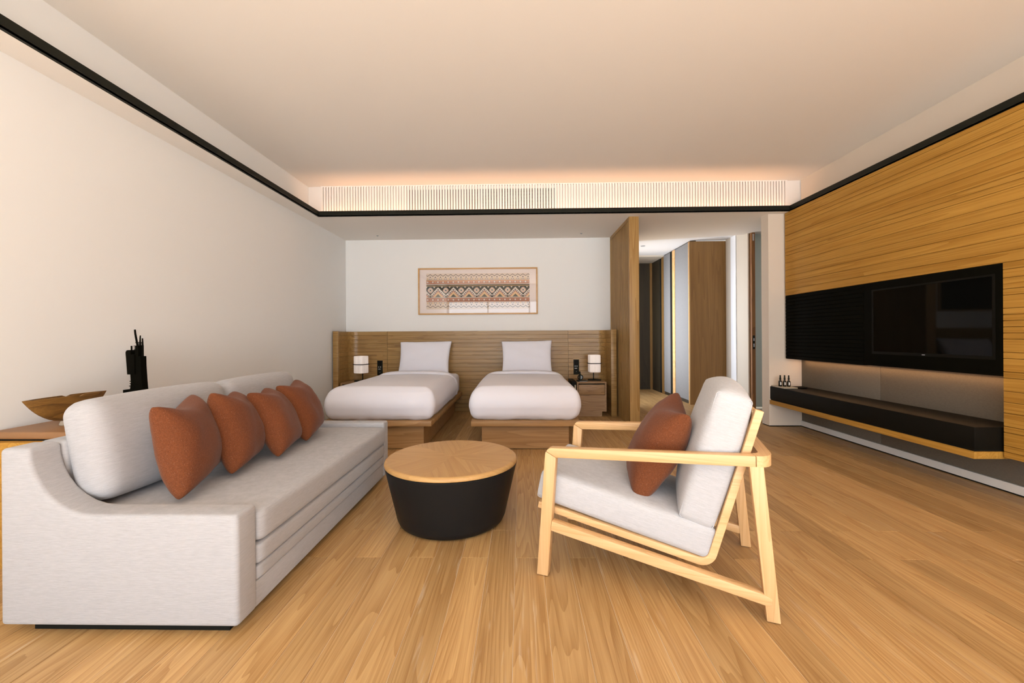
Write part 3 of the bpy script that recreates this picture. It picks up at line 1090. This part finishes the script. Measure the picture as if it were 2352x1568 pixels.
ph = thing('telephone', 'small black telephone with upright handset on the right nightstand', 'telephone', (0.885, 5.99, 0.4942), R(4))
mbox('base', -0.070, 0.075, -0.05, 0.06, 0, 0.016, 'black_metal', ph, bev=0.003)
mbox('note_edge', -0.045, 0.070, -0.052, -0.05, 0.004, 0.009, 'grey_plastic', ph)
bm = bmesh.new()
soft_box(bm, (0.022, 0.03, 0.125), 0.009, n=6)
hs_ = finish('handset', bm, 'black_metal', ph, smooth=True)
hs_.location = (-0.028, 0.01, 0.078)
bm = bmesh.new()
lathe(bm, [(0.030, -0.006), (0.041, -0.006), (0.043, 0), (0.041, 0.006), (0.030, 0.006), (0.028, 0), (0.030, -0.006)], 28)
rg = finish('cradle_ring', bm, 'black_metal', ph, smooth=True, auto=50)
rg.rotation_euler = (R(90), 0, 0)
rg.location = (-0.020, 0.01, 0.056)
bm = bmesh.new()
lathe(bm, [(0, -0.003), (0.028, -0.003), (0.028, 0.003), (0, 0.003)], 24)
rg = finish('speaker_disc', bm, 'grey_plastic', ph)
rg.rotation_euler = (R(90), 0, 0)
rg.location = (-0.012, 0.012, 0.056)

# ------------------------------------------------------------------ beds
def bed(xc, which, seed):
    bd = thing('bed', 'low oak platform bed %s' % which, 'bed', (xc, 0, 0), group='twin platform beds')
    hwid = 0.543
    mbox('base', -0.443, 0.443, 4.217, 6.20, 0.006, 0.252, 'bed_oak', bd)
    mbox('shadow_gap', -0.435, 0.435, 4.225, 6.20, 0.0, 0.006, 'black_gap', bd)
    mbox('platform', -hwid, hwid, 4.12, 6.335, 0.252, 0.304, 'bed_oak', bd, bev=0.004)
    bm = bmesh.new()
    soft_box(bm, (1.03, 2.09, 0.29), 0.06, (0.012, 0.0, 0.012), n=12)
    mt = finish('mattress', bm, 'linen', bd, smooth=True)
    mt.location = (0, 5.245, 0.453)
    return bd


def duvet(xc, label, seed):
    dv = thing('duvet', label, 'duvet', (xc, 0, 0), group='white duvets on the beds')
    y0, y1 = 4.125, 5.72
    z0, z1 = 0.306, 0.640

    def fn(v):
        # v in the box frame: narrow foot, soft belly, small folds near the lower corners
        t = (v.z + (z1 - z0) / 2) / (z1 - z0)
        s = 1.0 + 0.012 * (1 - (2 * t - 1) ** 2) - 0.050 * max(0, 0.40 - t) / 0.40 - 0.105 * max(0, (t - 0.45) / 0.55) ** 2
        v.x *= s
        if v.y < 0:
            v.y += (0.025 * max(0, (0.40 - t) / 0.40) + 0.105 * max(0, (t - 0.45) / 0.55) ** 2) * (abs(v.y) / 0.8) ** 6
        p = Vector((v.x * 2.2 + seed, v.y * 1.6, v.z * 2.2))
        q = noise.noise(p) * 0.010
        e = max(0.0, 0.5 - t)
        q += noise.noise(Vector((v.x * 9 + seed, v.y * 9, v.z * 3))) * 0.012 * e * 2
        n = Vector((v.x / 0.56, v.y / 0.8, v.z / 0.17))
        m = max(abs(c) for c in n)
        d = Vector([c if abs(c) > 0.8 * m else 0 for c in n])
        if d.length > 0:
            d.normalize()
        return v + d * q
    bm = bmesh.new()
    soft_box(bm, (1.128, y1 - y0, z1 - z0), 0.072, (0.012, 0.014, 0.014), n=36, fn=fn)
    o = finish('cover', bm, 'linen', dv, smooth=True)
    o.location = (0, (y0 + y1) / 2, (z0 + z1) / 2)
    # turned-back cuff
    bm = bmesh.new()

    def fn2(v):
        a = abs(v.x) / 0.56
        v.z += noise.noise(Vector((v.x * 4 + seed, v.y * 6, 0))) * 0.006
        v.y += 0.03 * noise.noise(Vector((v.x * 2 + seed, 3.1, 0)))
        return v
    path = [(-0.548, 0.36), (-0.562, 0.46), (-0.545, 0.545), (-0.50, 0.605), (-0.42, 0.643), (-0.25, 0.662), (0, 0.666),
            (0.25, 0.662), (0.42, 0.643), (0.50, 0.605), (0.545, 0.545), (0.562, 0.46), (0.548, 0.36)]
    # resample smoothly
    fine = []
    for i in range(len(path) - 1):
        p0, p1, p2, p3 = path[max(0, i - 1)], path[i], path[i + 1], path[min(len(path) - 1, i + 2)]
        for s in range(5):
            t = s / 5
            fine.append(tuple(0.5 * ((2 * p1[c]) + (-p0[c] + p2[c]) * t + (2 * p0[c] - 5 * p1[c] + 4 * p2[c] - p3[c]) * t * t
                                     + (-p0[c] + 3 * p1[c] - 3 * p2[c] + p3[c]) * t ** 3) for c in (0, 1)))
    fine.append(path[-1])
    sec = [(-0.135, -0.022), (-0.142, -0.008), (-0.132, 0.010), (-0.06, 0.016), (0.0, 0.016), (0.045, 0.008), (0.06, -0.012), (0.05, -0.04)]
    rings = []
    for i, p in enumerate(fine):
        a, b = fine[max(0, i - 1)], fine[min(len(fine) - 1, i + 1)]
        d = Vector((b[0] - a[0], b[1] - a[1])).normalized()
        nn = Vector((-d.y, d.x))
        row = []
        for (sy, so) in sec:
            wv = 0.012 * noise.noise(Vector((p[0] * 3 + seed, p[1] * 3, 1.0)))
            row.append(bm.verts.new((p[0] + nn.x * so, 5.70 + sy + wv, p[1] + nn.y * so)))
        rings.append(row)
    for A, B in zip(rings, rings[1:]):
        for j in range(len(sec)):
            bm.faces.new((A[j], A[(j + 1) % len(sec)], B[(j + 1) % len(sec)], B[j]))
    bm.faces.new(rings[0])
    bm.faces.new(rings[-1][::-1])
    finish('turned_cuff', bm, 'linen', dv, smooth=True)
    return dv


def bed_pillow(cs, label, seed, th=0.085):
    c = sum((Vector(p) for p in cs), Vector()) / 4
    bm = bmesh.new()
    pillow_mesh(bm, [Vector(p) - c for p in cs], th, th * 0.8, pinch=0.05, ex=0.55, wr=0.006, seed=seed)
    o = finish('pillow', bm, 'linen', None, smooth=True)
    o.location = c
    return tag(o, label, 'pillow', 'white bed pillows')


bed(0.044, 'on the right, beside the telephone nightstand', 1)
bed(-1.438, 'on the left, nearest the white side wall', 2)
duvet(0.044, 'puffy white duvet on the right bed with turned back cuff', 3.1)
duvet(-1.438, 'puffy white duvet on the left bed behind the sofa', 8.7)
bed_pillow([(-0.285, 6.235, 1.070), (0.475, 6.235, 1.082), (0.462, 6.02, 0.610), (-0.270, 6.02, 0.610)], 'white pillow propped on the right bed against the headboard', 2.2)
bed_pillow([(-1.815, 6.235, 1.068), (-1.035, 6.235, 1.078), (-1.050, 6.02, 0.610), (-1.79, 6.02, 0.610)], 'white pillow propped on the left bed against the headboard', 5.4)

# ------------------------------------------------------------------ sofa
sf = thing('sofa', 'long pale grey fabric sofa with low scooped arms along the left wall', 'sofa', (0, 0, 0))
arm_prof = [(-2.027, 0.037), (-1.09, 0.037), (-1.09, 0.468), (-1.66, 0.468)]
for t in range(1, 9):
    a = t / 8
    # scoop from low arm to high back
    arm_prof.append((-1.66 - 0.25 * math.sin(a * math.pi / 2), 0.468 + 0.257 * (1 - math.cos(a * math.pi / 2)) ** 1.0))
arm_prof.append((-2.027, 0.725))


def sofa_arm(y0, y1, mat='sofa_cloth'):
    bm = bmesh.new()
    prism(bm, arm_prof, 'Y', y0, y1, bev=0.017, seg=4)
    return finish('arm', bm, mat, sf, smooth=True, auto=60)


sofa_arm(1.565, 1.685)
sofa_arm(3.275, 3.378)
mbox('back_frame', -2.02, -1.90, 1.685, 3.275, 0.037, 0.725, 'sofa_cloth', sf, bev=0.02, seg=4)
mbox('front_rail', -1.90, -1.098, 1.686, 3.274, 0.037, 0.143, 'sofa_cloth', sf, bev=0.006, seg=3)
mbox('plinth', -1.935, -1.15, 1.605, 3.335, 0.0, 0.037, 'black_gap', sf)


def cushion(name, cx, cy, cz, size, r, puff, rot=(0, 0, 0), parent=None, mat='sofa_cloth', n=18, fn=None, pw=1.0):
    bm = bmesh.new()
    soft_box(bm, size, r, puff, n=n, fn=fn, pw=pw)
    o = finish(name, bm, mat, parent, smooth=True)
    o.location = (cx, cy, cz)
    o.rotation_euler = rot
    return o


cushion('fold_layer', -1.49, 2.48, 0.176, (0.80, 1.586, 0.064), 0.014, (0.004, 0, 0), parent=sf)
cushion('fold_layer', -1.485, 2.48, 0.254, (0.806, 1.586, 0.090), 0.020, (0.006, 0, 0), parent=sf)
cushion('seat_cushion', -1.480, 2.48, 0.370, (0.812, 1.586, 0.134), 0.028, (0.006, 0, 0.008), parent=sf, n=22, pw=0.6)
cushion('back_cushion', -1.835, 2.085, 0.672, (0.165, 0.79, 0.43), 0.062, (0.03, 0.006, 0.012), rot=(0, R(-11), 0), parent=sf, n=22, pw=0.7)
cushion('back_cushion', -1.835, 2.865, 0.668, (0.165, 0.755, 0.43), 0.062, (0.03, 0.006, 0.012), rot=(0, R(-11), 0), parent=sf, n=22, pw=0.7)

PC = [[(-1.552, 1.713, 0.86), (-1.705, 2.108, 0.858), (-1.619, 2.163, 0.486), (-1.458, 1.735, 0.462)],
      [(-1.561, 2.055, 0.872), (-1.71, 2.423, 0.832), (-1.582, 2.471, 0.464), (-1.439, 2.033, 0.473)],
      [(-1.561, 2.339, 0.832), (-1.7, 2.71, 0.815), (-1.505, 2.782, 0.466), (-1.382, 2.336, 0.472)],
      [(-1.585, 2.659, 0.835), (-1.699, 3.079, 0.832), (-1.53, 3.128, 0.479), (-1.413, 2.702, 0.469)]]
PLB = ['rust cushion on the sofa, nearest and largest of the four', 'rust cushion on the sofa, second of four from the near end',
       'rust cushion on the sofa, third of four from the near end', 'rust cushion on the sofa, farthest of four, beside the beds']
for i, cs in enumerate(PC):
    c = sum((Vector(p) for p in cs), Vector()) / 4
    bm = bmesh.new()
    pillow_mesh(bm, [Vector(p) - c for p in cs], 0.115, 0.085, pinch=0.045, ex=0.68, wr=0.0035, seed=3.3 * i + 1, crease=0.030, top=0.20)
    o = finish('throw_cushion', bm, 'rust_cloth', None, smooth=True)
    o.location = c
    tag(o, PLB[i], 'cushion', 'rust cushions on the sofa')

# ------------------------------------------------------------------ console with bowl and sculpture behind the sofa
cs_ = thing('console', 'wooden console with padded tan leather top between sofa and wall', 'console', (0, 0, 0))
mbox('leather_top', -2.715, -2.075, 2.05, 3.30, 0.640, 0.678, 'leather_tan', cs_, bev=0.010, seg=3)
mbox('body', -2.715, -2.06, 2.02, 3.30, 0.0, 0.632, 'panel_oak', cs_, bev=0.003)
mbox('shadow_gap', -2.71, -2.08, 2.06, 3.29, 0.632, 0.640, 'black_gap', cs_)

bw = thing('wooden_bowl', 'boat shaped wooden bowl with pointed ends on the leather console', 'bowl', (-2.50, 2.235, 0.678))
# boat hull: outer and inner skins
bm = bmesh.new()
LB, WB, ZB0, ZB1 = 0.212, 0.040, 0.024, 0.160
NU, NV = 28, 10
lay = []
for inner in (0, 1):
    g = []
    for i in range(NU + 1):
        s = -1 + 2 * i / NU
        s = math.sin(s * math.pi / 2)
        half = WB * (1 - s * s) ** 0.8 + 0.0015
        keel = ZB0 + (ZB1 - ZB0) * abs(s) ** 2.3
        row = []
        for j in range(NV + 1):
            a = math.pi * j / NV
            cx = -math.cos(a) * half
            cz = ZB1 - (ZB1 - keel) * math.sin(a) ** 0.8
            if inner:
                cx *= 0.80
                cz = ZB1 - (ZB1 - keel) * math.sin(a) ** 0.8 * 0.72
            rim = ZB1
            dip = 0.010 * math.exp(-((s - 0.10) / 0.05) ** 2) * (1 if math.sin(a) < 0.3 else 0)
            row.append(bm.verts.new((cx, s * LB * (1 if not inner else 0.955), cz - dip)))
        g.append(row)
    for i in range(NU):
        for j in range(NV):
            bm.faces.new((g[i][j], g[i + 1][j], g[i + 1][j + 1], g[i][j + 1]))
    lay.append(g)
for i in range(NU):
    for j in (0, NV):
        bm.faces.new((lay[0][i][j], lay[0][i + 1][j], lay[1][i + 1][j], lay[1][i][j]))
for i in (0, NU):
    for j in range(NV):
        bm.faces.new((lay[0][i][j], lay[0][i][j + 1], lay[1][i][j + 1], lay[1][i][j]))
finish('hull', bm, 'bowl_wood', bw, smooth=True, auto=40)
bm = bmesh.new()
lathe(bm, [(0, 0), (0.034, 0), (0.036, 0.004), (0.034, 0.010), (0.028, 0.026), (0, 0.026)], 24)
finish('foot', bm, 'acrylic', bw, smooth=True, auto=40)

# dark comb-like sculpture (outline measured in picture units, 0.338 mm each)
scp = thing('sculpture', 'tall dark branching carved sculpture standing on the console behind the sofa', 'sculpture', (-2.6315, 2.65, 0.678))
U = 0.000338


def S(px, py):
    return ((px) * U, 1.2565 - py * U + 0.0 - 0.678)


def sl(name, pts, y0, y1):
    bm = bmesh.new()
    prism(bm, [S(*p) for p in pts], 'Y', y0, y1, bev=0.0012, seg=1)
    return finish(name, bm, 'black_wood', scp)


zb = 1.2565 / U - 0.678 / U
sl('plinth_block', [(180, 1295), (545, 1285), (548, zb), (180, zb)], -0.028, 0.022)
sl('trunk', [(300, 1290), (315, 1150), (305, 1000), (360, 620), (400, 615), (405, 450), (460, 445), (462, 655), (510, 655), (515, 850), (530, 1100), (545, 1290)], -0.022, 0.022)
sl('slab', [(280, 1000), (262, 740), (250, 580), (265, 545), (300, 532), (330, 540), (350, 570), (352, 620), (420, 622), (420, 1000)], -0.034, 0.012)


def prong(pts, r0, r1):
    bm = bmesh.new()
    q = [(S(*p)[0], 0.0, S(*p)[1]) for p in pts]
    tube(bm, q, [r0 + (r1 - r0) * i / (len(q) - 1) for i in range(len(q))], 8)
    return finish('prong', bm, 'black_wood', scp, smooth=True, auto=50)


prong([(415, 640), (400, 470), (370, 320), (352, 220), (345, 142)], 0.0065, 0.0055)
prong([(445, 640), (445, 400), (447, 300), (450, 256)], 0.0055, 0.0035)
prong([(495, 720), (496, 500), (494, 380), (491, 310)], 0.0058, 0.004)
prong([(278, 600), (276, 455)], 0.005, 0.005)
t0 = None
for (x0, x1, yy, ln) in ((350, 400, 460, 1), (355, 400, 495, 1), (358, 400, 526, 1), (385, 450, 392, 1), (400, 450, 420, 1), (405, 450, 448, 1),
                         (222, 270, 690, 1), (228, 270, 715, 1), (230, 270, 740, 1), (222, 285, 826, 1), (230, 285, 853, 1),
                         (232, 300, 953, 1), (242, 300, 985, 1), (268, 325, 1137, 1), (270, 320, 1180, 1), (256, 315, 1230, 1), (460, 500, 690, 1)):
    sl('tooth', [(x0 - 6, yy - 8), (x1, yy - 9), (x1, yy + 9), (x0 - 6, yy + 6)], -0.012, 0.012)

# ------------------------------------------------------------------ round coffee table
TR, TH, TB = 0.414, 0.390, 0.335
ct = thing('coffee_table', 'round coffee table with black tapered drum and oak top', 'table', (-0.440, 2.625, 0))
bm = bmesh.new()
hd = TH - 0.030
lathe(bm, [(0, 0.0), (TB - 0.055, 0.0), (TB - 0.03, 0.003), (TB - 0.008, 0.018), (TB + 0.004, 0.045), (TB + 0.014, 0.09),
           (TR - 0.006, hd - 0.016), (TR - 0.004, hd - 0.006), (TR - 0.009, hd), (TR - 0.05, hd), (0, hd)], 96)
finish('drum', bm, 'drum_black', ct, smooth=True, auto=40)
bm = bmesh.new()
lathe(bm, [(0, hd), (TR - 0.02, hd), (TR - 0.02, hd + 0.005), (0, hd + 0.005)], 64)
finish('shadow_gap', bm, 'black_gap', ct)
# six veneer wedges inside a bevelled solid rim
nw = 6
a0 = R(18)
for i in range(nw):
    bm = bmesh.new()
    n = 12
    rr = TR - 0.018
    pts = [(0, 0)] + [(rr * math.cos(2 * math.pi / nw * j / n), rr * math.sin(2 * math.pi / nw * j / n)) for j in range(n + 1)]
    # wedge turned so that its grain (local x) runs along its middle
    ca, sa = math.cos(-math.pi / nw), math.sin(-math.pi / nw)
    pts = [(p[0] * ca - p[1] * sa, p[0] * sa + p[1] * ca) for p in pts]
    prism(bm, pts, 'Z', hd + 0.005, TH)
    o = finish('veneer_wedge', bm, 'tabletop_oak', ct)
    o.rotation_euler = (0, 0, a0 + 2 * math.pi * (i + 0.5) / nw)
bm = bmesh.new()
lathe(bm, [(TR - 0.018, hd + 0.005), (TR - 0.001, hd + 0.005), (TR + 0.001, hd + 0.010), (TR - 0.002, TH - 0.008), (TR - 0.010, TH - 0.001), (TR - 0.018, TH)], 96)
finish('top_rim', bm, 'tabletop_oak', ct, smooth=True, auto=50)

# ------------------------------------------------------------------ lounge chair
ch = thing('lounge_chair', 'light ash lounge chair with pale grey cushions in front of the beds', 'armchair', (0.093, 1.987, 0), math.atan2(-0.335, 0.942))
VW = 0.047                      # thickness of the side frames
VF = 0.635                      # inner face of the far frame


def side_prism(name, pts, v0, v1, mat, bev=0.0035):
    bm = bmesh.new()
    prism(bm, pts, 'Y', v0, v1, bev=bev, seg=2)
    return finish(name, bm, mat, ch, smooth=True, auto=40)


arm_t = lambda u: 0.617 + 0.052 * (u - 0.05)
arm_b = lambda u: 0.572 + 0.052 * (u - 0.05)
for v0 in (0.0, VF):
    v1 = v0 + VW
    corner = [(0.0215, 0.585), (0.026, 0.599), (0.036, 0.611), (0.050, 0.617)]
    side_prism('front_leg', [(-0.022, 0.004), (0.033, 0.004), (0.0755, 0.573), corner[1], corner[0]], v0, v1, 'ash_up')
    side_prism('arm', [(0.076, 0.5735), (0.905, arm_b(0.905)), (0.905, arm_t(0.905)), corner[3], corner[2], (0.0275, 0.600)], v0, v1, 'ash')
    side_prism('rear_leg', [(0.940, 0.004), (0.989, 0.004), (0.933, arm_b(0.933) + 0.002), (0.882, arm_b(0.882) + 0.002)], v0, v1, 'ash_up')
    side_prism('stretcher', [(0.054, 0.272), (0.050, 0.226), (0.945, 0.066), (0.958, 0.072), (0.960, 0.098), (0.935, 0.110)],
               v0 - 0.004 if v0 == 0 else v0 + 0.002, v1 - 0.008, 'ash')
    for (fu, fv) in ((0.005, v0 + VW / 2), (0.964, v0 + VW / 2)):
        bm = bmesh.new()
        lathe(bm, [(0, 0), (0.012, 0), (0.012, 0.005), (0, 0.005)], 14, c=(fu, fv))
        finish('glide', bm, 'grey_plastic', ch)
# rear arm rail with rounded corners joining both arms
zr = (arm_t(0.905) + arm_b(0.905)) / 2
c0, c1 = VW / 2, VF + VW / 2
rcn = 0.042
path = [(0.904, c0, zr)] + [(0.904 + rcn * math.sin(R(a)), c0 + rcn - rcn * math.cos(R(a)), zr + 0.0022 * a / 90) for a in range(15, 91, 15)]
path += [(0.946, (c0 + c1) / 2, zr + 0.0022)]
path += [(0.904 + rcn * math.cos(R(a)), c1 - rcn + rcn * math.sin(R(a)), zr + 0.0022 * (90 - a) / 90) for a in range(0, 76, 15)] + [(0.904, c1, zr)]
bm = bmesh.new()
sweep(bm, path, VW / 2, 0.0225)
finish('back_rail', bm, 'ash_across', ch, smooth=True, auto=35)
# L-shaped seat and back rails
def rail_poly(th):
    a, b, c = Vector((-0.030, 0.318)), Vector((0.738, 0.163)), Vector((0.930, 0.836))
    d0, d1 = (b - a).normalized(), (c - b).normalized()
    n0, n1 = Vector((-d0.y, d0.x)), Vector((-d1.y, d1.x))
    rin = 0.035
    # round the corner with a fillet
    half = math.acos(max(-1, min(1, d0.dot(d1)))) / 2
    t = (rin + th / 2) * math.tan(half)
    p0, p1 = b - d0 * t, b + d1 * t
    ctr = p0 + n0 * (rin + th / 2)
    inner, outer = [], []
    for i in range(9):
        f = i / 8
        ang = f * 2 * half
        dv = -n0
        rv = Vector((dv.x * math.cos(ang) - dv.y * math.sin(ang), dv.x * math.sin(ang) + dv.y * math.cos(ang)))
        inner.append(ctr + rv * rin)
        outer.append(ctr + rv * (rin + th))
    pts = [a - n0 * th / 2] + outer + [c - n1 * th / 2, c + n1 * th / 2] + inner[::-1] + [a + n0 * th / 2]
    return [(p.x, p.y) for p in pts]


for v0 in (0.056, 0.590):
    side_prism('seat_rail', rail_poly(0.032), v0, v0 + 0.036, 'ash', bev=0.003)
for (u, z, du, dz, nm) in ((0.0, 0.312, 0.022, 0.012, 'cross_bar'), (0.36, 0.236, 0.03, 0.008, 'cross_bar'), (0.70, 0.170, 0.022, 0.009, 'cross_bar'),
                           (0.848, 0.540, 0.010, 0.03, 'cross_bar'), (0.917, 0.795, 0.011, 0.036, 'cross_bar')):
    mbox(nm, u - du, u + du, 0.090, 0.592, z - dz, z + dz, 'ash_across', ch, bev=0.002)


def chair_cushion(name, uc, zc, size, ang, puff, r, fn=None, pw=0.8):
    bm = bmesh.new()
    soft_box(bm, size, r, puff, n=20, fn=fn, pw=pw)
    o = finish(name, bm, 'chair_cloth', ch, smooth=True)
    o.location = (uc, 0.341, zc)
    o.rotation_euler = (0, R(ang), 0)
    return o


sc_ = chair_cushion('seat_cushion', 0.362, 0.334, (0.80, 0.565, 0.142), 12.3, (0.012, 0.008, 0.022), 0.026)
bc_ = chair_cushion('back_cushion', 0.762, 0.612, (0.150, 0.565, 0.588), 15.6, (0.040, 0.008, 0.048), 0.028)


def welt(parent, w, h, d, mat, r=0.0022):
    # stitched welt round either side face of a cushion
    for sg in (-1, 1):
        bm = bmesh.new()
        k = 0.010
        pts = []
        for cx, cz, a in ((w / 2 - k, h / 2 - k, 0), (-w / 2 + k, h / 2 - k, 90), (-w / 2 + k, -h / 2 + k, 180), (w / 2 - k, -h / 2 + k, 270)):
            pts += [(cx + k * math.cos(R(a + t)), sg * d, cz + k * math.sin(R(a + t))) for t in (0, 45, 90)]
        tube(bm, pts + [pts[0]], r, 6, cap=False)
        finish('welt', bm, mat, parent, smooth=True)


welt(sc_, 0.79, 0.132, 0.272, 'chair_cloth')
welt(bc_, 0.140, 0.578, 0.272, 'chair_cloth')


def chair_pt(u, v, z):
    a = math.atan2(-0.335, 0.942)
    return Vector((0.093 + u * math.cos(a) - v * math.sin(a), 1.987 + u * math.sin(a) + v * math.cos(a), z))


cc = [chair_pt(0.625, 0.530, 0.835), chair_pt(0.660, 0.115, 0.790), chair_pt(0.440, 0.130, 0.372), chair_pt(0.400, 0.540, 0.40)]
c = sum(cc, Vector()) / 4
bm = bmesh.new()
pillow_mesh(bm, [p - c for p in cc], 0.120, 0.10, pinch=0.045, ex=0.68, wr=0.0035, seed=9.1, crease=0.020, top=0.16)
o = finish('throw_cushion', bm, 'rust_cloth', None, smooth=True)
o.location = c
tag(o, 'rust cushion leaning on the backrest of the ash lounge chair', 'cushion')
